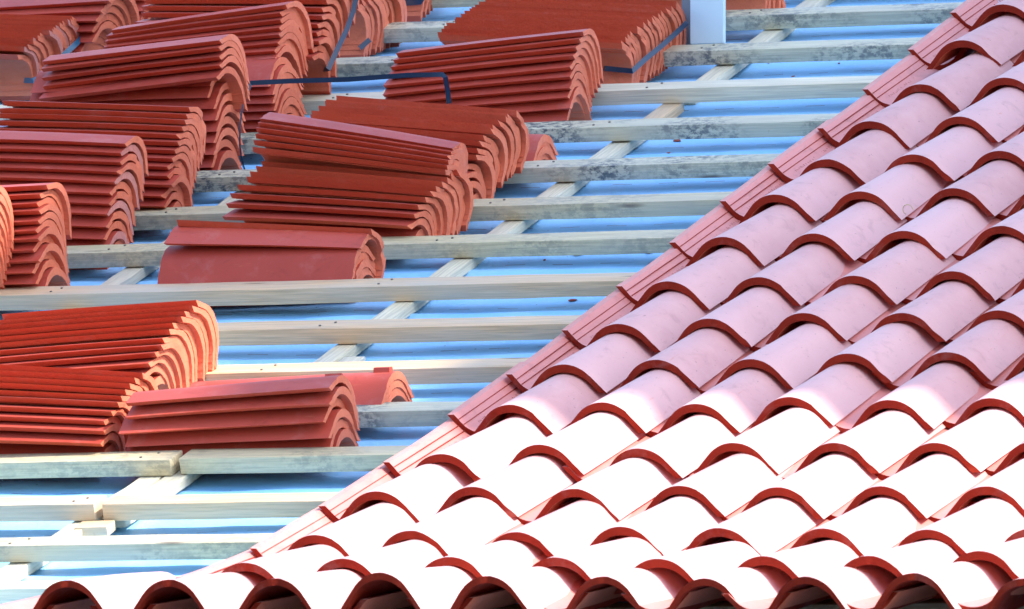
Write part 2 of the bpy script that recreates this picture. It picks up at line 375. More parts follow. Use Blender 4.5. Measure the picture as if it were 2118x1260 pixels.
STACKS = {
 'A': ('w', [[-1.7275, 3.408, -0.0421, 0.2016, 0.015, 0.0079], [-1.7359, 3.4019, -0.0214, 0.3804, 0.0062, 0.0131], [-1.744, 3.4045, -0.0028, 0.4571, 0.0169, 0.0136], [-1.7282, 3.4081, 0.0158, 0.5439, 0.0174, 0.0139], [-1.7437, 3.4141, 0.0334, 0.6126, 0.0191, 0.0132], [-1.7309, 3.4204, 0.0514, 0.6978, 0.0045, 0.0127], [-1.7399, 3.4306, 0.0663, 0.7245, 0.0107, 0.0101], [-1.7373, 3.4405, 0.0818, 0.7748, 0.0183, 0.008], [-1.737, 3.4499, 0.098, 0.8523, 0.0051, 0.0064], [-1.7477, 3.4626, 0.1108, 0.8733, 0.0207, 0.0031], [-1.7448, 3.4746, 0.1248, 0.9274, 0.0173, 0.0004], [-1.7325, 3.4869, 0.1386, 0.9892, 0.0171, -0.0023]]),
 'A0': ('w', [[-1.8216, 3.2559, 0.064, 0.7679, 0.0, 0.0274], [-1.816, 3.2648, 0.0849, 0.8378, 0.0, 0.0293], [-1.8116, 3.2739, 0.1067, 0.9076, 0.0, 0.031], [-1.8071, 3.2819, 0.1271, 0.9599, 0.0, 0.0323], [-1.8028, 3.2901, 0.1462, 1.0123, 0.0, 0.0334], [-1.7973, 3.297, 0.1641, 1.0472, 0.0, 0.0341], [-1.7967, 3.3039, 0.1821, 1.0821, 0.0, 0.0348]]),
 'B': ('n', [[-1.7352, 3.797, -0.072, 0.0115, -0.0559, -0.0005], [-1.7252, 3.7824, -0.0453, 0.3613, -0.0455, -0.0139], [-1.7313, 3.7877, -0.0219, 0.4487, -0.0536, -0.0171], [-1.7259, 3.7959, 0.0005, 0.5158, -0.0514, -0.0194], [-1.7244, 3.8046, 0.0229, 0.5996, -0.053, -0.0222], [-1.7226, 3.8172, 0.043, 0.6243, -0.0557, -0.023], [-1.725, 3.8301, 0.0629, 0.6574, -0.0454, -0.0241], [-1.7153, 3.8431, 0.0829, 0.708, -0.0521, -0.0256], [-1.7085, 3.8578, 0.1016, 0.7329, -0.046, -0.0264], [-1.7098, 3.8732, 0.1197, 0.7535, -0.0501, -0.027], [-1.7128, 3.8895, 0.137, 0.766, -0.0427, -0.0273], [-1.7072, 3.9058, 0.1542, 0.7877, -0.0377, -0.0279]]),
 'C': ('n', [[-1.7057, 4.1014, -0.0568, 0.1255, 0.0111, -0.0049], [-1.7045, 4.0856, -0.0305, 0.5564, -0.005, -0.0208], [-1.7074, 4.0934, -0.0123, 0.6273, -0.0115, -0.0231], [-1.6896, 4.1019, 0.0059, 0.7194, 0.0048, -0.026], [-1.704, 4.1135, 0.0219, 0.7659, 0.0061, -0.0273], [-1.7076, 4.1254, 0.0377, 0.8252, -0.0089, -0.0289], [-1.6995, 4.1389, 0.0519, 0.8604, -0.0072, -0.0299], [-1.6979, 4.1529, 0.0658, 0.8994, 0.0075, -0.0308], [-1.6953, 4.1672, 0.0794, 0.9445, 0.0068, -0.0319], [-1.6977, 4.1824, 0.0918, 0.9739, -0.0005, -0.0326], [-1.6945, 4.1976, 0.1044, 1.0168, 0.0047, -0.0335], [-1.693, 4.2137, 0.1157, 1.0411, -0.0033, -0.034], [-1.6944, 4.2308, 0.1254, 1.0406, 0.0081, -0.034], [-1.6941, 4.2469, 0.1367, 1.0843, 0.0036, -0.0348]]),
 'E': ('w', [[-1.7322, 4.495, -0.0443, 0.2413, 0.0071, 0.0094], [-1.7413, 4.5019, -0.0175, 0.2373, 0.0026, 0.0089], [-1.7326, 4.5065, 0.0099, 0.2724, -0.001, 0.0096], [-1.7322, 4.5127, 0.0369, 0.284, 0.0129, 0.0093], [-1.7244, 4.5208, 0.0634, 0.2688, 0.0065, 0.008], [-1.7267, 4.5283, 0.09, 0.2641, 0.0008, 0.007], [-1.7297, 4.535, 0.1168, 0.2734, 0.0045, 0.0065], [-1.746, 4.5432, 0.1433, 0.2611, -0.0052, 0.0051], [-1.7383, 4.5498, 0.1701, 0.2761, 0.008, 0.0047]]),
 'E2': ('w', [[-1.7, 4.4971, 0.163, 0.6981, 0.0, 0.0619], [-1.7, 4.5242, 0.1831, 0.733, 0.0, 0.0602], [-1.7, 4.5257, 0.2013, 0.7679, 0.0, 0.0586], [-1.7, 4.5275, 0.2207, 0.8029, 0.0, 0.0571], [-1.7, 4.5363, 0.2336, 0.8378, 0.0, 0.0557]]),
 'F': ('w', [[-1.7343, 4.9416, 0.1055, 0.6257, 0.006, 0.0231], [-1.7383, 4.9508, 0.1194, 0.6576, 0.0005, 0.0277], [-1.7309, 4.9603, 0.1333, 0.6979, -0.0003, 0.0342], [-1.7299, 4.9697, 0.1474, 0.7532, -0.0045, 0.0419], [-1.7321, 4.9812, 0.1597, 0.776, -0.001, 0.0494], [-1.7326, 4.992, 0.1728, 0.8262, -0.0008, 0.0581], [-1.735, 5.0041, 0.1848, 0.8606, -0.0039, 0.0668], [-1.7245, 5.0157, 0.1975, 0.9191, -0.0006, 0.0764]]),
 'G': ('w', [[-1.7165, 4.8594, -0.0466, 0.1771, -0.024, 0.0069], [-1.7178, 4.8603, -0.0263, 0.1945, -0.0062, 0.0076], [-1.712, 4.8643, -0.0066, 0.164, 0.0018, 0.0064], [-1.7111, 4.8652, 0.0137, 0.1826, -0.0036, 0.0072], [-1.7158, 4.8671, 0.0338, 0.1844, -0.0136, 0.0072], [-1.7172, 4.8697, 0.0538, 0.1766, -0.0069, 0.0069], [-1.7145, 4.8719, 0.0738, 0.1749, -0.0238, 0.0069], [-1.7255, 4.8731, 0.094, 0.187, -0.0069, 0.0073]]),
 'H': ('n', [[-1.7144, 5.0899, 0.0594, 0.9103, -0.0077, -0.0311], [-1.7206, 5.1091, 0.0742, 0.9083, -0.0021, -0.0292], [-1.7093, 5.1282, 0.089, 0.9119, 0.0066, -0.0265], [-1.7204, 5.1466, 0.1047, 0.9401, -0.0003, -0.0239], [-1.724, 5.1656, 0.1198, 0.9614, 0.0097, -0.0208], [-1.7177, 5.1846, 0.1349, 0.9901, -0.013, -0.0175], [-1.7236, 5.2043, 0.1489, 1.0082, -0.0082, -0.0138], [-1.7184, 5.224, 0.1629, 1.0376, 0.0053, -0.01], [-1.7072, 5.2437, 0.1773, 1.0875, -0.0047, -0.0064], [-1.7129, 5.2646, 0.1896, 1.1129, 0.0014, -0.0022], [-1.7049, 5.2854, 0.2022, 1.1594, 0.0111, 0.0019], [-1.7219, 5.3068, 0.214, 1.2101, -0.001, 0.0062], [-1.7165, 5.3289, 0.2239, 1.2463, 0.0001, 0.0108], [-1.7135, 5.3511, 0.2342, 1.3106, 0.0, 0.0154], [-1.7104, 5.3741, 0.242, 1.3545, -0.0062, 0.0204], [-1.7095, 5.3971, 0.2509, 1.444, -0.0032, 0.0253], [-1.7251, 5.4209, 0.2561, 1.4929, -0.0015, 0.0308]]),
 'I': ('n', [[-1.8521, 5.6931, 0.0243, 1.4413, -0.0001, -0.0391], [-1.8546, 5.7159, 0.024, 1.4515, 0.0006, -0.0391], [-1.8542, 5.7387, 0.0239, 1.4683, -0.0009, -0.0392], [-1.8468, 5.7617, 0.0223, 1.4656, 0.0049, -0.0392], [-1.843, 5.7845, 0.0226, 1.4983, -0.0004, -0.0393], [-1.8466, 5.8076, 0.0196, 1.4779, 0.0038, -0.0392], [-1.8475, 5.8305, 0.0197, 1.5169, 0.0039, -0.0393], [-1.8448, 5.8536, 0.0171, 1.5133, 0.0023, -0.0393], [-1.8274, 5.8766, 0.0146, 1.5129, -0.0054, -0.0393], [-1.845, 5.8996, 0.0126, 1.5281, 0.0061, -0.0394], [-1.8379, 5.9227, 0.0094, 1.5234, -0.0006, -0.0394]]),
 'I2': ('w', [[-2.03, 6.3291, -0.054, 2.0595, 0.0, 0.0348], [-2.04, 6.3503, 0.0165, 1.6755, 0.0, 0.0392], [-2.04, 6.3744, 0.0157, 1.6755, 0.0, 0.0392], [-2.04, 6.3921, 0.0165, 1.6755, 0.0, 0.0392]]),
 'J': ('n', [[-1.8555, 6.1034, 0.0243, 1.4414, -0.0057, -0.0391], [-1.8522, 6.1311, 0.0279, 1.4665, -0.0052, -0.0392], [-1.8535, 6.1591, 0.0288, 1.4522, 0.0024, -0.0391], [-1.853, 6.1869, 0.0327, 1.4995, -0.0038, -0.0393], [-1.8525, 6.2149, 0.034, 1.5059, -0.0067, -0.0393], [-1.8476, 6.2429, 0.034, 1.4974, -0.0039, -0.0393], [-1.8427, 6.2709, 0.0359, 1.5307, 0.0158, -0.0394], [-1.8497, 6.299, 0.0368, 1.552, -0.0007, -0.0394]]),
 'L': ('n', [[-0.9555, 5.2032, 0.0163, 1.3985, -0.0134, -0.0388], [-0.9649, 5.2257, 0.0181, 1.3988, -0.0061, -0.0388], [-0.9632, 5.248, 0.0212, 1.4267, 0.0077, -0.039], [-0.9651, 5.2705, 0.0228, 1.4305, -0.0001, -0.039], [-0.9666, 5.2931, 0.0243, 1.4362, 0.0004, -0.039], [-0.9565, 5.3156, 0.0263, 1.4561, -0.0093, -0.0391], [-0.9599, 5.3383, 0.0262, 1.439, -0.0047, -0.0391], [-0.9561, 5.3608, 0.0284, 1.4687, -0.0074, -0.0392], [-0.9541, 5.3834, 0.0298, 1.4875, -0.004, -0.0393], [-0.9503, 5.4061, 0.0299, 1.4854, -0.0034, -0.0393], [-0.9511, 5.4289, 0.0294, 1.4779, 0.0043, -0.0392], [-0.9507, 5.4516, 0.0295, 1.4831, 0.0086, -0.0392], [-0.9513, 5.4743, 0.03, 1.4994, -0.0055, -0.0393], [-0.9422, 5.497, 0.03, 1.51, 0.0011, -0.0393], [-0.9405, 5.5198, 0.0289, 1.5036, -0.002, -0.0393], [-0.9373, 5.5425, 0.0294, 1.5299, 0.0025, -0.0394], [-0.9442, 5.5653, 0.0288, 1.5401, 0.0029, -0.0394]]),
 'M': ('w', [[-0.9865, 4.9235, -0.0381, 0.3006, 0.0956, 0.0117], [-0.9748, 4.9244, -0.0193, 0.4109, 0.0824, 0.0157], [-0.9797, 4.9285, -0.0012, 0.5024, 0.0883, 0.019], [-0.9758, 4.9366, 0.0152, 0.5532, 0.0939, 0.0207], [-0.9763, 4.9437, 0.0326, 0.6456, 0.0936, 0.0237], [-0.9775, 4.9535, 0.0485, 0.7129, 0.0851, 0.0258], [-0.9704, 4.9628, 0.0655, 0.8164, 0.0881, 0.0287], [-0.9667, 4.9759, 0.0791, 0.8635, 0.0703, 0.0299], [-0.9623, 4.9896, 0.0923, 0.916, 0.0834, 0.0313], [-0.9583, 5.0048, 0.1038, 0.953, 0.0892, 0.0321]]),
 'N': ('n', [[-0.9383, 4.1053, -0.0582, 0.0777, -0.1089, -0.0031], [-0.9342, 4.0788, -0.0232, 0.799, -0.1044, -0.0282], [-0.9342, 4.0894, -0.0036, 0.9624, -0.1088, -0.0323], [-0.9433, 4.1047, 0.0111, 1.0546, -0.1133, -0.0343], [-0.9188, 4.1209, 0.0254, 1.1691, -0.1017, -0.0363], [-0.9242, 4.1398, 0.0346, 1.212, -0.1032, -0.0369], [-0.9223, 4.1586, 0.0444, 1.2912, -0.098, -0.0379], [-0.9249, 4.1785, 0.0515, 1.3419, -0.115, -0.0384], [-0.9103, 4.1985, 0.0591, 1.421, -0.0964, -0.039], [-0.9186, 4.2193, 0.0624, 1.4401, -0.102, -0.0391], [-0.909, 4.2401, 0.0668, 1.4951, -0.1004, -0.0393], [-0.9047, 4.2612, 0.0705, 1.5519, -0.1058, -0.0394], [-0.9076, 4.2824, 0.0701, 1.5518, -0.0941, -0.0394], [-0.8943, 4.3036, 0.0718, 1.6034, -0.0999, -0.0394]]),
 'O': ('n', [[-0.9494, 3.7688, -0.0557, 0.1378, -0.0837, -0.0054], [-0.9402, 3.745, -0.0253, 0.8063, -0.0859, -0.0293], [-0.9349, 3.7547, -0.01, 0.9563, -0.0767, -0.0343], [-0.9323, 3.7678, 0.0022, 1.0705, -0.0701, -0.0381], [-0.9212, 3.783, 0.012, 1.1622, -0.0678, -0.0413], [-0.91, 3.7998, 0.019, 1.223, -0.089, -0.0439], [-0.9097, 3.8174, 0.0243, 1.2723, -0.0789, -0.0463], [-0.902, 3.8354, 0.0284, 1.3201, -0.0834, -0.0487], [-0.8974, 3.8538, 0.0318, 1.3712, -0.082, -0.0512], [-0.8968, 3.8725, 0.0343, 1.4214, -0.0779, -0.0536], [-0.8841, 3.8915, 0.0357, 1.4667, -0.0854, -0.056]]),
 'P': ('n', [[-0.9, 3.857, 0.0588, 1.1519, 0.0, -0.1126], [-0.9, 3.8738, 0.0685, 1.0821, 0.0, -0.1267], [-0.9, 3.8868, 0.0796, 1.0297, 0.0, -0.1364], [-0.9, 3.9022, 0.0892, 0.9774, 0.0, -0.1453], [-0.9, 3.9175, 0.0989, 0.925, 0.0, -0.1522], [-0.9, 3.933, 0.1075, 0.8552, 0.0, -0.1598]]),
 'Q': ('n', [[-0.9046, 4.4608, -0.0531, 0.0867, -0.0455, -0.0034], [-0.8979, 4.4623, -0.0392, 0.1291, -0.0481, -0.0051], [-0.8998, 4.4659, -0.0255, 0.1386, -0.0364, -0.0054], [-0.8965, 4.4693, -0.0117, 0.158, -0.034, -0.0062]]),
 'D': ('n', [[-0.9642, 3.4443, -0.0608, -0.0524, 0.0, 0.0021], [-0.9602, 3.434, -0.0401, -0.0524, 0.0, 0.0021], [-0.9642, 3.4424, -0.0242, -0.0524, 0.0, 0.0021], [-0.9602, 3.4322, -0.0035, -0.0524, 0.0, 0.0021]]),
 'D5': ('n', [[-0.9522, 3.4687, 0.0171, 0.5236, 0.0, -0.0366], [-0.9442, 3.4755, 0.0107, 1.3614, 0.0, -0.0336]]),
 'R': ('w', [[-1.0454, 2.4033, -0.0353, 0.2375, 0.0028, 0.0093], [-1.0407, 2.3845, -0.006, 0.7372, -0.0016, 0.0253], [-1.0317, 2.3938, 0.0102, 0.8592, 0.0049, 0.0268], [-1.0218, 2.4064, 0.0237, 0.9475, 0.0063, 0.0269], [-1.0123, 2.4222, 0.0335, 0.9826, 0.0112, 0.0254], [-1.0149, 2.4386, 0.0423, 1.0173, -0.0068, 0.0237], [-1.0075, 2.4541, 0.0531, 1.0994, 0.0074, 0.0226], [-1.0061, 2.4718, 0.0603, 1.1311, 0.0041, 0.0204], [-0.9924, 2.4896, 0.0674, 1.1714, -0.0019, 0.0181], [-0.9919, 2.5081, 0.0729, 1.1969, -0.0071, 0.0155], [-0.9819, 2.5268, 0.0783, 1.2286, 0.0008, 0.0128], [-0.9803, 2.5456, 0.0837, 1.2694, -0.0022, 0.0101]]),
 'U': ('n', [[-0.9866, 1.9753, -0.0581, 0.1006, -0.0011, -0.004], [-0.9767, 1.9533, -0.0288, 0.7223, 0.0031, -0.026], [-0.9728, 1.9637, -0.0123, 0.8553, -0.001, -0.0297], [-0.979, 1.9781, 0.001, 0.9408, 0.0015, -0.0318], [-0.9681, 1.9939, 0.0128, 1.0208, -0.0019, -0.0336], [-0.9609, 2.0108, 0.0237, 1.1048, 0.0143, -0.0352], [-0.9608, 2.0297, 0.0312, 1.1376, 0.005, -0.0358], [-0.9592, 2.0489, 0.0381, 1.1796, -0.0003, -0.0364], [-0.9566, 2.0685, 0.0443, 1.2239, 0.0083, -0.0371], [-0.9534, 2.0885, 0.0497, 1.2657, 0.0043, -0.0376], [-0.9435, 2.1091, 0.0536, 1.2953, -0.005, -0.0379]]),
 'T': ('w', [[-0.4478, 2.0051, -0.0563, 0.0919, 0.0415, 0.0036], [-0.4514, 2.0021, -0.0329, 0.1902, 0.0451, 0.0074], [-0.445, 1.9999, -0.0087, 0.3195, 0.0317, 0.0124], [-0.4562, 2.001, 0.0155, 0.4439, 0.0471, 0.0169], [-0.4394, 2.004, 0.0401, 0.5877, 0.0344, 0.0218], [-0.4404, 2.0114, 0.0633, 0.708, 0.0351, 0.0256]]),
 'V': ('w', [[-0.4584, 2.3446, -0.0582, 0.192, 0.0, 0.0075], [-0.4554, 2.3412, -0.0383, 0.192, 0.0, 0.0075], [-0.4524, 2.3378, -0.0184, 0.192, 0.0, 0.0075]]),
 'X': ('w', [[-2.5806, 5.6722, -0.0466, 0.1807, -0.0921, 0.0071], [-2.5761, 5.675, -0.0281, 0.2597, -0.0907, 0.0101], [-2.5724, 5.679, -0.0095, 0.3507, -0.0899, 0.0135], [-2.5438, 5.6872, 0.008, 0.3993, -0.081, 0.0153], [-2.5442, 5.6947, 0.0262, 0.4861, -0.1014, 0.0184], [-2.5359, 5.7042, 0.0438, 0.5682, -0.0889, 0.0212], [-2.5263, 5.7169, 0.0598, 0.6185, -0.0863, 0.0228], [-2.508, 5.7293, 0.0764, 0.7025, -0.0883, 0.0255]]),
 'Y': ('n', [[-2.6436, 5.3718, 0.0121, 1.0848, 0.0018, -0.0348], [-2.6321, 5.3841, 0.0235, 1.2387, 0.0056, -0.0365], [-2.629, 5.4004, 0.0254, 1.2348, -0.0031, -0.0355], [-2.6227, 5.4155, 0.0312, 1.3129, 0.0038, -0.0351], [-2.6297, 5.4319, 0.0326, 1.3181, 0.0083, -0.0339], [-2.6228, 5.4485, 0.0334, 1.3152, -0.0069, -0.0324], [-2.6238, 5.4649, 0.0351, 1.3362, 0.0008, -0.0311], [-2.6055, 5.4813, 0.0365, 1.355, -0.0049, -0.0296], [-2.6052, 5.498, 0.037, 1.3598, 0.0155, -0.028], [-2.6077, 5.5148, 0.0371, 1.363, 0.0059, -0.0262], [-2.6085, 5.5315, 0.0373, 1.3694, 0.0038, -0.0245], [-2.6057, 5.5481, 0.0387, 1.4017, -0.0049, -0.0229], [-2.6058, 5.5649, 0.0387, 1.4117, -0.0009, -0.021], [-2.5984, 5.5818, 0.0382, 1.4135, -0.0057, -0.0191], [-2.5971, 5.5989, 0.0362, 1.3929, 0.0092, -0.0169], [-2.601, 5.6155, 0.0377, 1.4372, 0.0053, -0.0151]]),
 'Z': ('n', [[-2.7876, 5.5208, -0.0497, 0.5513, -0.0066, -0.0206], [-2.7899, 5.5238, -0.0398, 0.6105, 0.008, -0.0226], [-2.8023, 5.5277, -0.0303, 0.6665, 0.0021, -0.0244], [-2.7821, 5.531, -0.0198, 0.7558, -0.0026, -0.027], [-2.7937, 5.5357, -0.0103, 0.8284, -0.0026, -0.029], [-2.787, 5.5414, -0.0014, 0.894, -0.0032, -0.0307], [-2.7973, 5.5477, 0.0071, 0.9603, -0.0012, -0.0323], [-2.7962, 5.5541, 0.0161, 1.0453, 0.001, -0.0341]]),
 'AA': ('n', [[-2.5625, 6.0272, -0.0333, 0.2725, 0.0007, -0.0106], [-2.5689, 6.0311, -0.0109, 0.3277, -0.0006, -0.0127], [-2.5544, 6.0383, 0.0105, 0.3359, 0.0047, -0.013], [-2.5612, 6.0434, 0.0328, 0.4, 0.0094, -0.0153], [-2.5615, 6.0512, 0.0541, 0.4316, 0.0094, -0.0165]]),
 'AC': ('n', [[-0.8613, 5.9326, 0.0146, 1.4035, 0.0023, -0.0389], [-0.8592, 5.9512, 0.0115, 1.4452, -0.0053, -0.0391], [-0.8547, 5.9704, 0.0045, 1.4253, -0.0063, -0.039], [-0.8456, 5.9892, 0.0006, 1.4713, -0.0012, -0.0392], [-0.8413, 6.0082, -0.0051, 1.4929, -0.0119, -0.0393]]),
}

# height of the batten tops above the main slope plane: the lowest courses kick up to the eave
ZV = [(-1, .25), (-.1, .17), (.03, .150), (.39, .084), (.75, .036), (1.1, .022), (1.46, .010), (1.83, 0), (30, 0)]
def zp(v):
    for (a, za), (b, zb) in zip(ZV, ZV[1:]):
        if v <= b: return za + (zb - za) * (v - a) / (b - a)
    return 0.
def tilemat(u, v, n, yaw=0, pitch=0, roll=0):
    """tile whose x axis points DOWN the slope; origin at the lower end"""
    # local x -> -v, local y -> +u, local z -> +n
    B = Matrix(((0, 1, 0, 0), (-1, 0, 0, 0), (0, 0, 1, 0), (0, 0, 0, 1)))
    return ROOF @ Matrix.Translation((u, v, n)) @ Matrix.Rotation(yaw, 4, 'Z') @ B @ Matrix.Rotation(pitch, 4, 'Y') @ Matrix.Rotation(roll, 4, 'X')

ORD = ['', 'first', 'second', 'third', 'fourth', 'fifth', 'sixth', 'seventh', 'eighth', 'ninth', 'tenth', 'eleventh', 'twelfth',
       'thirteenth', 'fourteenth', 'fifteenth', 'sixteenth', 'seventeenth', 'eighteenth', 'nineteenth', 'twentieth']
rows = [[(u, v, h - WH - .02) for u, v, h in COVER_EAVE]]
for r in COVER_ROWS: rows.append([(u, v, zp(v) + .113 - WH) for u, v in r])
rows[14] = [(.0, 4.975, .122 - WH)]; rows[15] = [(.0, 5.30, .130 - WH)]
# one more tile past the right edge of the picture on every course, so that the surface goes on
for i, r in enumerate(rows):
    for _ in range(2):
        u, v, n = r[-1]; r.append((u + .22, v - (0 if i == 0 else .003), n))
rows.append([(.0, 5.66, .062), (.22, 5.66, .06), (.44, 5.66, .058)])
for ri, r in enumerate(rows):
    for ci, (u, v, n) in enumerate(r):
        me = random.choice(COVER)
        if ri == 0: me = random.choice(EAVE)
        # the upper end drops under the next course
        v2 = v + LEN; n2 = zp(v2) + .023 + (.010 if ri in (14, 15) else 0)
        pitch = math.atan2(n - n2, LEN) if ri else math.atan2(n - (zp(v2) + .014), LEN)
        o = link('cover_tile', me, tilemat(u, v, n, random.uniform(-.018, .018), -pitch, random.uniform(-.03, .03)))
        col = ci + 1
        place = 'eave course' if ri == 0 else ('%s course above the eave' % ORD[ri] if ri < 16 else 'topmost course')
        tone = 'sunlit' if ri <= 4 else ('half sunlit' if ri == 5 else 'shaded')
        tag(o, '%s cover tile, %s, %s column from the bare side' % (tone, place, ORD[col]), 'clay tile', 'arched cover tiles laid in courses')
# channel (pan) tiles, hollow side up, between the cover columns
RIMV = {2: .744, 3: 1.113, 4: 1.472, 5: 1.87, 6: 2.184, 7: 2.544, 8: 2.908, 9: 3.291, 10: 3.649, 11: 3.988, 12: 4.318, 13: 4.693, 14: 5.081, 15: 5.45}
RIMU = {2: -.142, 3: -.137, 4: -.135, 5: -.141, 6: -.125, 7: -.129, 8: -.134, 9: -.144, 10: -.149, 11: -.150, 12: -.142, 13: -.157, 14: -.172, 15: -.185}
for ri, r in enumerate(rows):
    us = [t[0] for t in r]
    cols = [us[0] - .11 if ri == 0 else (RIMU.get(ri, -.15) + .074)] + [(a + b) / 2 for a, b in zip(us, us[1:])]
    for ci, u in enumerate(cols):
        if ri == 0: v = r[min(ci, len(r) - 1)][1] + .03
        else: v = RIMV.get(ri, .375 if ri == 1 else 5.81) + (random.uniform(-.02, .02) if ci else 0)
        v2 = v + LEN
        n = zp(v) + .020; n2 = zp(v2) + .002
        vg = ci == 0 and ri > 0; ph_, pw_ = (.058, .058) if vg else (PNH, PWH)
        if not vg: n -= .003; n2 -= .003
        if ri == 0: n += .0
        # origin of the flipped mesh is its rim line: lift by the tile's height
        o = link('channel_tile', random.choice(PAN_V if vg else PAN), tilemat(u, v, n + ph_, random.uniform(-.014, .014), -math.atan2(n + ph_ - (n2 + pw_), LEN), random.uniform(-.02, .02)))
        place = 'eave course' if ri == 0 else ('%s course above the eave' % ORD[ri] if ri < 16 else 'topmost course')
        where = ''
        tag(o, 'hollow channel tile at the open verge, %s' % place if ci == 0 else 'channel tile left of the %s cover column, %s' % (ORD[ci + 1], place), 'clay tile', 'channel tiles between the cover tiles')

# ------------------------------------------------------------------ stacks of loose tiles
DESC = {
 'A': 'tall leaning stack above the sunlit pile', 'A0': 'stack cut by the left edge, mid height',
 'B': 'left stack in front of the chalky one', 'C': 'long stack below the tallest one',
 'E': 'tallest upright stack', 'E2': 'five leaning tiles topping the tallest stack', 'F': 'slanting pile behind the tallest stack',
 'G': 'small stack carrying the slanting pile', 'H': 'strapped bundle behind the slanting pile', 'I': 'upright bundle beside the hanging hollow tile',
 'I2': 'loose tiles hanging on the upright bundle', 'J': 'bundle at the top edge between two battens', 'L': 'big strapped bundle beside the white board',
 'M': 'stack in front of the big strapped bundle', 'N': 'fanned stack behind the central pile', 'O': 'lower central pile', 'P': 'slanting group topping the central pile',
 'Q': 'small stack of four right of centre', 'D': 'low wide stack below the central pile', 'D5': 'two tiles lying on the low wide stack',
 'R': 'brightly sunlit stack at the left', 'U': 'striped pile below the sunlit stack', 'T': 'neat front stack beside the striped pile',
 'V': 'little stack behind the neat front one', 'X': 'stack at the top left corner', 'Y': 'strapped bundle near the top left corner',
 'Z': 'small stack cut by the upper left edge', 'AA': 'arch ended stack at the top edge', 'AC': 'stack right of the white board'}
def stackmat(u, v, n, ph, al, be):
    ax = Vector((1, al, be)).normalized()
    up = Vector((0, math.sin(ph), math.cos(ph))); up = (up - ax * up.dot(ax)).normalized()
    y = up.cross(ax)
    return ROOF @ Matrix(((ax.x, y.x, up.x, u), (ax.y, y.y, up.y, v), (ax.z, y.z, up.z, n), (0, 0, 0, 1)))
for key, (end, tiles) in STACKS.items():
    nn = len(tiles)
    for i, t in enumerate(tiles):
        me = random.choice(STACK_W if end == 'w' else STACK_N)
        if key in ('B', 'Y') and i % 3 == 1: me = random.choice(STACK_B)
        if key in ('T', 'V') and i == nn - 1: me = LUG_W
        o = link('stacked_tile', me, stackmat(*t))
        k = nn - i
        if i == 0: pos = 'lowest'
        elif k == 1: pos = 'topmost'
        elif i < nn / 2: pos = ORD[i + 1] + ' from the bottom'
        else: pos = ORD[k] + ' from the top'
        tag(o, 'red clay tile, ' + pos + ', ' + DESC[key], 'clay tile', 'loose tiles in stacks on the battens')

# ------------------------------------------------------------------ membrane, battens, counter battens
BAT = [(-1, -.52, .02, .40, WOOD_MID), (-1, -.52, .02, .75, WOOD_PALE), (0, -.9, 0, 1.117, WOOD_MID), (1, -1, 0, 1.457, WOOD_WARM),
       (2, 0, 0, 1.843, WOOD_MID), (3, 0, 0, 2.191, WOOD_GREY), (4, 0, 0, 2.538, WOOD_WARM), (5, 0, 0, 2.899, WOOD_WARM), (6, 0, 0, 3.263, WOOD_WARM),
       (7, 0, 0, 3.637, WOOD_MID), (8, 0, 0, 3.977, WOOD_MID), (9, 0, 0, 4.325, WOOD_GREY), (10, 0, 0, 4.707, WOOD_GREY),
       (11, 0, 0, 5.074, WOOD_PALE), (12, 0, 0, 5.460, WOOD_GREY), (13, 0, 0, 5.826, WOOD_GREY), (14, 0, 0, 6.19, WOOD_MID), (15, 0, 0, 6.55, WOOD_MID)]
BLAB = {0: 'lowest pale batten', 1: 'second batten above the eave'}
def batten(u0, u1, v, mat, label, seed, hgt=.037, wid=.074, slope=0., z=None):
    rr = random.Random(seed); o1 = Vector((rr.uniform(-9, 9), rr.uniform(-9, 9), 0))
    L = u1 - u0; nx = max(4, int(L / .12))
    def wob(c):
        a = noise.noise(Vector((c.x * .7, 0, 0)) + o1) * .006
        b = noise.noise(Vector((c.x * .9, 5, 0)) + o1) * .004
        e = noise.noise(Vector((c.x * 9, c.y * 30, c.z * 40)) + o1) * .0012
        return Vector((0, a + e, b + e))
    me = box('batten', 0, L, 0, wid, -hgt, 0, [mat], .0022, nx, wob)
    zz = zp(v) if z is None else z
    o = link('wooden_batten', me, ROOF @ Matrix.Translation((u0, v, zz)) @ Matrix.Rotation(slope, 4, 'Z') @ Matrix.Rotation(-math.atan((zp(v - .05) - zp(v + .1)) / .15), 4, 'X'))
    for cu in (-2.505, -1.68, -.85):
        if u0 < cu - .03 and cu + .03 < u1:
            for dx, dy in ((-.012, .022), (.010, .050)):
                nl = bpy.data.objects.new('nail', NAIL); C.objects.link(nl); nl.parent = o
                nl.location = (cu - u0 + dx + rr.uniform(-.006, .006), dy + rr.uniform(-.006, .006), .001 + noise.noise(Vector(((cu - u0) * .9, 5, 0)) + o1) * .004)
    return tag(o, label, 'batten', 'wooden battens across the roof')
bm = bmesh.new(); bmesh.ops.create_cone(bm, cap_ends=True, segments=10, radius1=.0032, radius2=.0028, depth=.003)
NAIL = bpy.data.meshes.new('nail'); bm.to_mesh(NAIL); bm.free(); NAIL.materials.append(plain('nail_steel', (.22, .20, .18), .5, metal=.6))
names_b = ['hidden under the eave row of tiles', 'just behind the eave tiles at the bottom left', 'first full one above the eave tiles', 'second one up, with the small offcut under its joint',
           'third one up, under the neat front stack', 'fourth one up, behind the neat front stack', 'fifth one up, behind the little stack of three', 'sixth one up, with rusty specks',
           'seventh one up, long brown one above the sunlit stack', 'eighth one up, below the central pile', 'ninth one up, right of the central pile', 'tenth one up, right of the fanned stack',
           'eleventh one up, black with mould', 'twelfth one up, pale one below the big bundle', 'thirteenth one up, mouldy one at the foot of the white board',
           'fourteenth one up, behind the white board', 'second from the ridge, beyond the picture', 'nearest the ridge, beyond the picture']
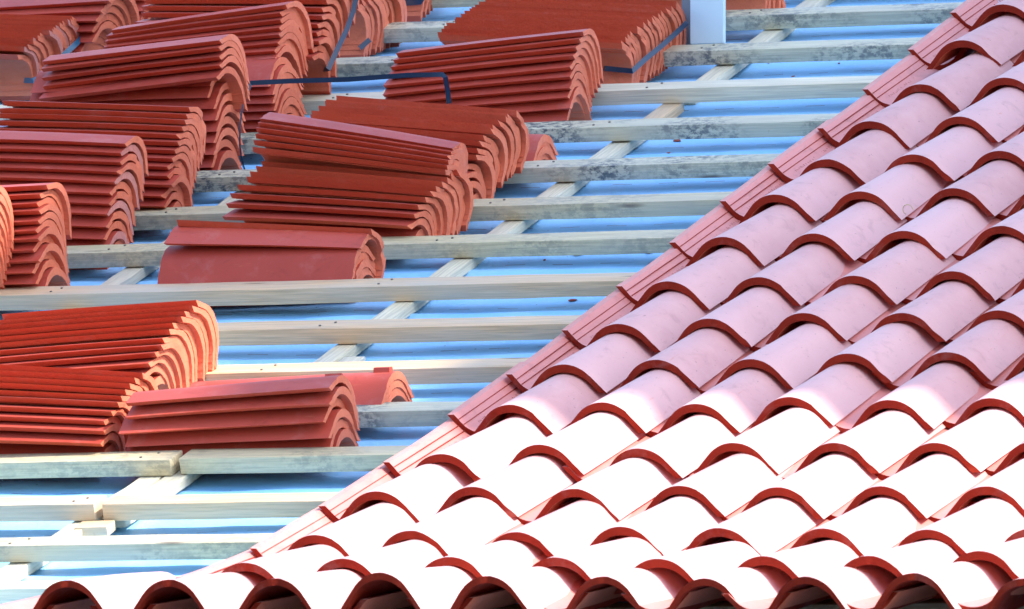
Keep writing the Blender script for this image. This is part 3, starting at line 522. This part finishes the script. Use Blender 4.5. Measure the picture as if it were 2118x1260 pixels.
cutpos = {3: -.885, 4: -.885}
for i, (_, _, _, v, mat) in enumerate(BAT):
    if i in cutpos:
        cu = cutpos[i] if i == 4 else -.90
        cu = {3: -.802, 4: -.783}[i]
        batten(-3.4, cu - .008, v - (.004 if i == 4 else 0), mat, 'left piece of batten, ' + names_b[i], 700 + i, slope=.001)
        batten(cu + .010, 2.6, v + .006, WOOD_MID if i == 4 else mat, 'right piece of batten, ' + names_b[i], 800 + i)
    else:
        batten(-3.4, 2.6, v, mat, 'wooden batten, ' + names_b[i], 700 + i)
def counter(u, v0, v1, label, mat, wid=.050, hgt=.024, seed=0, ang=0., z0=-.040, group='counter battens running up the slope'):
    rr = random.Random(seed); o1 = Vector((rr.uniform(-9, 9), 2, 0)); L = v1 - v0
    def wob(c):
        e = noise.noise(Vector((c.x * 12, c.y * 40, c.z * 40)) + o1) * .0015
        vv = v0 + c.x
        return Vector((0, e, e + zp(vv)))
    me = box('counter', 0, L, -wid, 0, -hgt, 0, [mat], .0015, max(2, int(L / .06)), wob)
    o = link('counter_batten', me, ROOF @ Matrix.Translation((u, v0, z0)) @ Matrix.Rotation(math.pi / 2 + ang, 4, 'Z'))
    return tag(o, label, 'batten', group)
CU = -.822
counter(CU, 5.17, 8.2, 'pale counter batten at the top, passing under the mouldy battens', WOOD_PALE, seed=1)
counter(CU + .002, 4.90, 5.09, 'short offcut of counter batten lying under the joint below the pale batten', WOOD_WARM, seed=2, z0=-.036)
counter(CU - .004, 1.95, 4.93, 'long pale counter batten down the middle of the bare roof', WOOD_PALE, seed=3)
counter(CU - .045, .25, 2.30, 'pale counter batten at the lower left, with a second one laid beside it', WOOD_PALE, seed=4)
counter(CU + .012, 1.50, 2.10, 'short counter batten laid beside the lower left one', WOOD_PALE, seed=5, z0=-.0395)
counter(CU + .058, 2.50, 2.80, 'broken stub of counter batten beside the long one', WOOD_PALE, seed=6, z0=-.0395)
counter(-1.655, .25, 8.2, 'counter batten showing beside the low wide stack at the left', WOOD_PALE, seed=7)
counter(-2.48, .25, 8.2, 'counter batten near the left edge, mostly under the stacks', WOOD_PALE, seed=8)
for k, uu in enumerate((.02, .85, 1.68, 2.5)):
    counter(uu, .25, 8.2, 'counter batten hidden under the laid tiles, %s from the verge' % ORD[k + 1], WOOD_PALE, seed=20 + k)
me = box('block', 0, .075, 0, .052, -.022, 0, [WOOD_WARM], .002, 4)
tag(link('wood_offcut', me, ROOF @ Matrix.Translation((-.835, 1.40, zp(1.4) - .036)) @ Matrix.Rotation(.05, 4, 'Z')), 'small block of pale wood under the batten joint at the bottom left', 'offcut')
me = box('plank', 0, .34, 0, .09, -.012, 0, [WOOD_GREY], .002, 6)
tag(link('loose_board', me, ROOF @ Matrix.Translation((-1.62, 5.005, -.022)) @ Matrix.Rotation(.02, 4, 'Z')), 'thin dark loose board lying below the batten behind the blue strap', 'board')

def memb_z(u, v):
    # sags between battens, a soft roll just below each batten
    vb = [b[3] for b in BAT]
    lo = max([x for x in vb if x <= v], default=0); hi = min([x for x in vb if x > v], default=lo + .36)
    f = (v - lo) / (hi - lo)
    amp = .6 + .8 * (noise.noise(Vector((u * 1.3, lo * 3.1, 0))) + .35)
    z = -.068 + zp(v)
    roll = math.exp(-((f - .86 + .05 * noise.noise(Vector((u * 2.1, lo * 5, 7)))) / .085) ** 2)
    wv = .03 * noise.noise(Vector((u * 2.1, lo * 5, 7))) + .012 * noise.noise(Vector((u * 6, lo * 5, 2)))
    a2 = max(.15, amp * (.8 + .6 * noise.noise(Vector((u * .9, lo * 7, 3)))))
    z += .009 * a2 * math.exp(-((f - .94 + wv) / .05) ** 2) - .008 * a2 * math.exp(-((f - .87 + wv) / .035) ** 2)
    z += .0035 * math.sin((f - .2) * math.pi * 2) * amp
    z += .008 * noise.noise(Vector((u * 1.7, v * 3.0, 1.3))) + .003 * noise.noise(Vector((u * 7, v * 16, 4.))) + .004 * max(0, noise.noise(Vector((u * 3 + v * 4, v * 2 - u * 3, 9.))) - .2)
    return z
us = [-3.4 + .03 * i for i in range(118)] + [.2 + .4 * i for i in range(7)]
vs = [.02 + .014 * j for j in range(470)] + [6.6 + .1 * j for j in range(17)]
V = [(u, v, memb_z(u, v)) for v in vs for u in us]; nu = len(us)
F = [(j * nu + i, j * nu + i + 1, (j + 1) * nu + i + 1, (j + 1) * nu + i) for j in range(len(vs) - 1) for i in range(nu - 1)]
tag(link('roof_membrane', mesh_from('membrane', V, F, [MEMB], angle=60), ROOF), 'bright blue roofing membrane stretched under the battens', 'membrane')
# roof deck, fascia, wall, ground
V = []; vv = [-.02, .03, .39, .75, 1.1, 1.46, 1.83, 3, 5, 8.3]
for v in vv:
    for z in (-.095, -.13): V += [(-3.5, v, zp(v) + z), (2.7, v, zp(v) + z)]
F = []
for j in range(len(vv) - 1):
    a = j * 4; b = a + 4
    F += [(a, a + 1, b + 1, b), (a + 2, b + 2, b + 3, a + 3), (a, b, b + 2, a + 2), (a + 1, a + 3, b + 3, b + 1)]
F += [(0, 2, 3, 1), (len(V) - 4, len(V) - 3, len(V) - 1, len(V) - 2)]
house = bpy.data.objects.new('house_under_roof', None); C.objects.link(house); house.location = (0, 3, 0)
tag(house, 'pale plastered house below the roof that is being tiled', 'house')
bpy.context.view_layer.update()
link('roof_deck', mesh_from('deck', V, F, [WOOD_MID], angle=40), ROOF, house)
e = W(0, 0, .02)
link('fascia_board', box('fascia', -3.5, 2.7, -.04, 0, -.20, .03, [WOOD_WARM], .002), Matrix.Translation((0, e.y + .02, e.z)), house)
link('wall', box('wall', -3.3, 2.5, .35, 7.8, 0, e.z - .25, [PLASTER], .01), Matrix.Identity(4), house)
top = W(0, 8.3, -.1)
link('rear_wall', box('rear', -3.3, 2.5, top.y + .02, top.y + .35, 0, top.z + .05, [PLASTER], .01), Matrix.Identity(4), house)
g = mesh_from('ground', [(-1500, -1500, 0), (1500, -1500, 0), (1500, 1500, 0), (-1500, 1500, 0)], [(0, 1, 2, 3)], [EARTH])
tag(link('ground', g), kind='structure')

# ------------------------------------------------------------------ unseen wall added at the right, its outline shaped to shade the slope
Sr = ROOF.to_3x3().inverted() @ SUN
SHADE = [(8.6, 1.95), (.9, 1.93), (.55, 1.90), (.42, 1.86), (.15, 1.91), (-.06, 1.92), (-.2, 1.88), (-.36, 1.84), (-.80, 1.81), (-.86, 2.02), (-.72, 2.24), (-.47, 2.30),
         (-.42, 2.62), (-.95, 2.66), (-1.05, 2.85), (-1.90, 2.97), (-1.97, 3.6), (-4.5, 3.75), (-5.5, 8.5), (8.6, 8.5)]
XW = 9.0
def onwall(u, v):
    q = W(u, v, 0); t = (XW - q.x) / SUN.x; return (q.y + SUN.y * t, q.z + SUN.z * t)
pts = [onwall(u, v) for u, v in SHADE]
poly = pts + [(pts[-1][0], 0), (pts[0][0], 0)]
n = len(poly)
V = [(XW, y, z) for y, z in poly] + [(XW + .3, y, z) for y, z in poly]
F = [tuple(range(n)), tuple(range(2 * n - 1, n - 1, -1))] + [(i, (i + 1) % n, n + (i + 1) % n, n + i) for i in range(n)]
tall = bpy.data.objects.new('added_shade_caster', None); C.objects.link(tall); tall.location = (XW, 0, 0)
tag(tall, 'tall unseen plastered wall added at the right to shade the roof', 'house')
bpy.context.view_layer.update()
me = bpy.data.meshes.new('shade_wall'); me.from_pydata(V, [], F)
bm = bmesh.new(); bm.from_mesh(me); bmesh.ops.triangulate(bm, faces=[f for f in bm.faces if len(f.verts) > 4]); bmesh.ops.recalc_face_normals(bm, faces=bm.faces); bm.to_mesh(me); bm.free()
me.materials.append(PLASTER); link('wall', me, Matrix.Identity(4), tall)

# unseen block of flats, added behind the camera to block the low sky
op = bpy.data.objects.new('sky_blocking_flats', None); C.objects.link(op); op.location = (0, -26, 0)
tag(op, 'tall brown block of flats added out of view to block the low sky', 'house')
bpy.context.view_layer.update()
FLATS = plain('brown_render', (.20, .15, .12), .9, .1, 1.5)
link('wall', box('wall', -22, 30, -38, -26, 0, 21, [FLATS], .02), Matrix.Identity(4), op)
for fl in range(7):
    for k in range(16):
        x = -20 + k * 3.1; z = 1.0 + fl * 2.9
        w_ = link('window', box('window', x, x + 1.3, -26.0, -25.92, z, z + 1.4, [WHITE], .01), Matrix.Identity(4), op)
        link('pane', box('pane', x + .08, x + 1.22, -25.925, -25.905, z + .08, z + 1.32, [GLASS], 0), Matrix.Identity(4), w_)

# ------------------------------------------------------------------ straps
STRAPS = {
 'H': [[-1.8, 5.235, 0.045], [-1.697, 5.096, 0.074], [-1.69, 5.16, 0.114], [-1.69, 5.229, 0.143], [-1.69, 5.284, 0.177], [-1.69, 5.313, 0.206]],
 'L': [[-1.1, 5.348, -0.002], [-1.02, 5.232, 0.02], [-0.945, 5.22, 0.014], [-0.94, 5.304, 0.023], [-0.93, 5.41, 0.033], [-0.92, 5.522, 0.047], [-0.92, 5.563, 0.051]],
 'loose': [[-1.729, 4.66, 0.134], [-1.728, 4.68, 0.146], [-1.641, 4.72, 0.138], [-1.5, 4.75, 0.13], [-1.354, 4.765, 0.132], [-1.259, 4.765, 0.131], [-1.25, 4.76, 0.125], [-1.248, 4.76, 0.089], [-1.253, 4.77, 0.057]],
 'Y': [[-2.72, 5.465, -0.014], [-2.625, 5.374, 0.003], [-2.615, 5.419, 0.003], [-2.61, 5.502, 0.022], [-2.59, 5.563, 0.042], [-2.59, 5.643, 0.052]],
 'J': [[-1.9, 6.124, -0.002], [-1.84, 6.076, 0.01], [-1.83, 6.068, 0.022]],
 'I': [[-1.86, 5.695, -0.018], [-1.84, 5.72, -0.002]],
 'E': [[-1.7, 4.553, 0.124], [-1.7, 4.518, 0.077], [-1.7, 4.504, 0.035], [-1.7, 4.504, -0.004], [-1.7, 4.514, -0.03]],
}
def ribbon(name, pts, wid, mat, thick=.0012):
    P = [Vector(p) for p in pts]
    # densify
    Q = []
    for a, b in zip(P, P[1:]):
        k = max(1, int((b - a).length / .03))
        Q += [a.lerp(b, i / k) for i in range(k)]
    Q.append(P[-1]); V = []; F = []
    view = Vector((.37, -.90, .24))
    for i, q in enumerate(Q):
        t = (Q[min(i + 1, len(Q) - 1)] - Q[max(i - 1, 0)]).normalized()
        s = view.cross(t).normalized() * wid / 2
        nrm = t.cross(s).normalized() * thick / 2
        V += [q - s - nrm, q + s - nrm, q + s + nrm, q - s + nrm]
    for i in range(len(Q) - 1):
        for k in range(4): F.append((i * 4 + k, i * 4 + (k + 1) % 4, i * 4 + 4 + (k + 1) % 4, i * 4 + 4 + k))
    F += [(0, 1, 2, 3), tuple(len(V) - 4 + k for k in (3, 2, 1, 0))]
    return mesh_from(name, V, F, [mat])
SD = {'H': ('blue plastic strap running up the strapped bundle above the slanting pile', .013, STRAP), 'L': ('blue plastic strap tight around the big bundle beside the white board', .013, STRAP),
      'loose': ('dark blue strap stretched loose across a gap to the stack beside it', .012, STRAP), 'Y': ('faded blue strap around the bundle near the top left corner', .014, STRAP_L),
      'J': ('short blue strap on the bundle at the top edge', .02, STRAP), 'I': ('blue strap end showing under the hanging hollow tile', .013, STRAP), 'E': ('thin blue strap hanging beside the tallest upright stack', .004, STRAP)}
for k, pts in STRAPS.items():
    lab, w, m = SD[k]
    tag(link('packing_strap', ribbon('strap', pts, w, m), ROOF), lab, 'strap', 'blue packing straps')

# ------------------------------------------------------------------ white board and the grey one behind it
wbd = box('board', 0, .088, 0, .02, 0, .62, [WHITE], .003, 2)
q = (-.909, 5.537, .001)
up = Matrix.Rotation(-DIP, 4, 'X')
tag(link('foam_board', wbd, ROOF @ Matrix.Translation(q) @ Matrix.Rotation(.0, 4, 'Z') @ up), 'upright white foam board beside the big strapped bundle', 'board')
gb = box('board', 0, .06, 0, .03, 0, .62, [GREYB], .002, 2)
tag(link('upright_plank', gb, ROOF @ Matrix.Translation((-.957, 5.60, -.02)) @ up), 'grey upright plank between the big bundle and the white board', 'board')

# ------------------------------------------------------------------ chips of clay, curl of wire, shaving
rr = random.Random(3)
chips = [(-.63, 5.63), (-.50, 5.68), (-.93, 5.23), (-.75, 4.86), (-.62, 4.85), (-.50, 4.86), (-.70, 4.83), (-.46, 4.48), (-.38, 3.75), (-.37, 3.80), (-.44, 3.77), (-.41, 3.83), (-.35, 3.79),
         (-.48, 3.78), (-.55, 3.74), (-.62, 3.70), (-.52, 3.41), (-.60, 3.02), (-.45, 3.05), (-.52, 2.69), (-.70, 2.66), (-.35, 2.68), (-.78, 1.33), (-.42, 3.35), (-.58, 3.86), (-.32, 4.50)]
for _ in range(46):
    u_, v_ = rr.uniform(-1.1, -.27), rr.uniform(1.2, 5.9)
    f_ = min((v_ - b_[3]) for b_ in BAT if b_[3] <= v_)
    if f_ > .10: chips.append((u_, v_))
for i, (u, v) in enumerate(chips):
    s = (rr.uniform(.004, .010) if i < 26 else rr.uniform(.002, .0045)) * (1.7 if i in (5, 22) else 1)
    bm = bmesh.new(); bmesh.ops.create_icosphere(bm, subdivisions=1, radius=1)
    for vv_ in bm.verts: vv_.co = Vector((vv_.co.x * s * 1.6, vv_.co.y * s, vv_.co.z * s * .4)) * rr.uniform(.7, 1.25)
    me = bpy.data.meshes.new('chip'); bm.to_mesh(me); bm.free(); me.materials.append(CHIP)
    o = link('clay_chip', me, ROOF @ Matrix.Translation((u, v, memb_z(u, v) + s * .3)) @ Matrix.Rotation(rr.uniform(0, 6), 4, 'Z'))
    o['_k'] = 0; del o['_k']
    row = max(k for k, b_ in enumerate(BAT) if b_[3] <= v)
    left = sorted(c_[0] for c_ in chips if max(k for k, b_ in enumerate(BAT) if b_[3] <= c_[1]) == row).index(u) + 1
    tag(o, 'red clay chip on the blue membrane, %s from the left above the %s visible batten' % (ORD[left], ORD[max(1, row - 1)]), 'chip', 'clay chips on the membrane')
def tube(name, pts, r, mat, seg=6):
    P = [Vector(p) for p in pts]; V = []; F = []
    for i, q in enumerate(P):
        t = (P[min(i + 1, len(P) - 1)] - P[max(i - 1, 0)]).normalized()
        a = t.orthogonal().normalized(); b = t.cross(a)
        for k in range(seg):
            V.append(q + (a * math.cos(2 * math.pi * k / seg) + b * math.sin(2 * math.pi * k / seg)) * r)
    for i in range(len(P) - 1):
        for k in range(seg): F.append((i * seg + k, i * seg + (k + 1) % seg, (i + 1) * seg + (k + 1) % seg, (i + 1) * seg + k))
    return mesh_from(name, V, F, [mat], angle=60)
wr = bpy.data.objects.new('wire_coil', None); C.objects.link(wr); wr.matrix_world = ROOF @ Matrix.Translation((-.075, 5.47, .10))
tag(wr, 'twisted coil of pale and red wire lying on the verge tiles at the top right', 'wire')
bpy.context.view_layer.update()
def coil(r0, dx, ph): return [(dx + .010 * k * .25 + .014 * math.cos(k * .5 + ph) * r0, .012 * math.sin(k * .33 + ph), .012 * math.sin(k * .5 + ph) * r0 + .004 * k * .05) for k in range(26)]
for nm, pp, mt in (('pale_strand', coil(1, 0, 0), WIRE), ('pale_strand', coil(.8, .01, 2.), WIRE), ('red_strand', coil(.7, .005, 4.), WIRER)):
    o = link(nm, tube('strand', pp, .0013, mt), None, wr)
sh = tube('shaving', [(.012 * math.cos(a * .35), .0, .012 * math.sin(a * .35)) for a in range(13)], .0012, plain('wood_shaving', (.75, .55, .30), .6))
tag(link('wood_shaving', sh, ROOF @ Matrix.Translation((.335, 3.56, .07))), 'tiny curled wood shaving caught between two cover tiles', 'shaving')
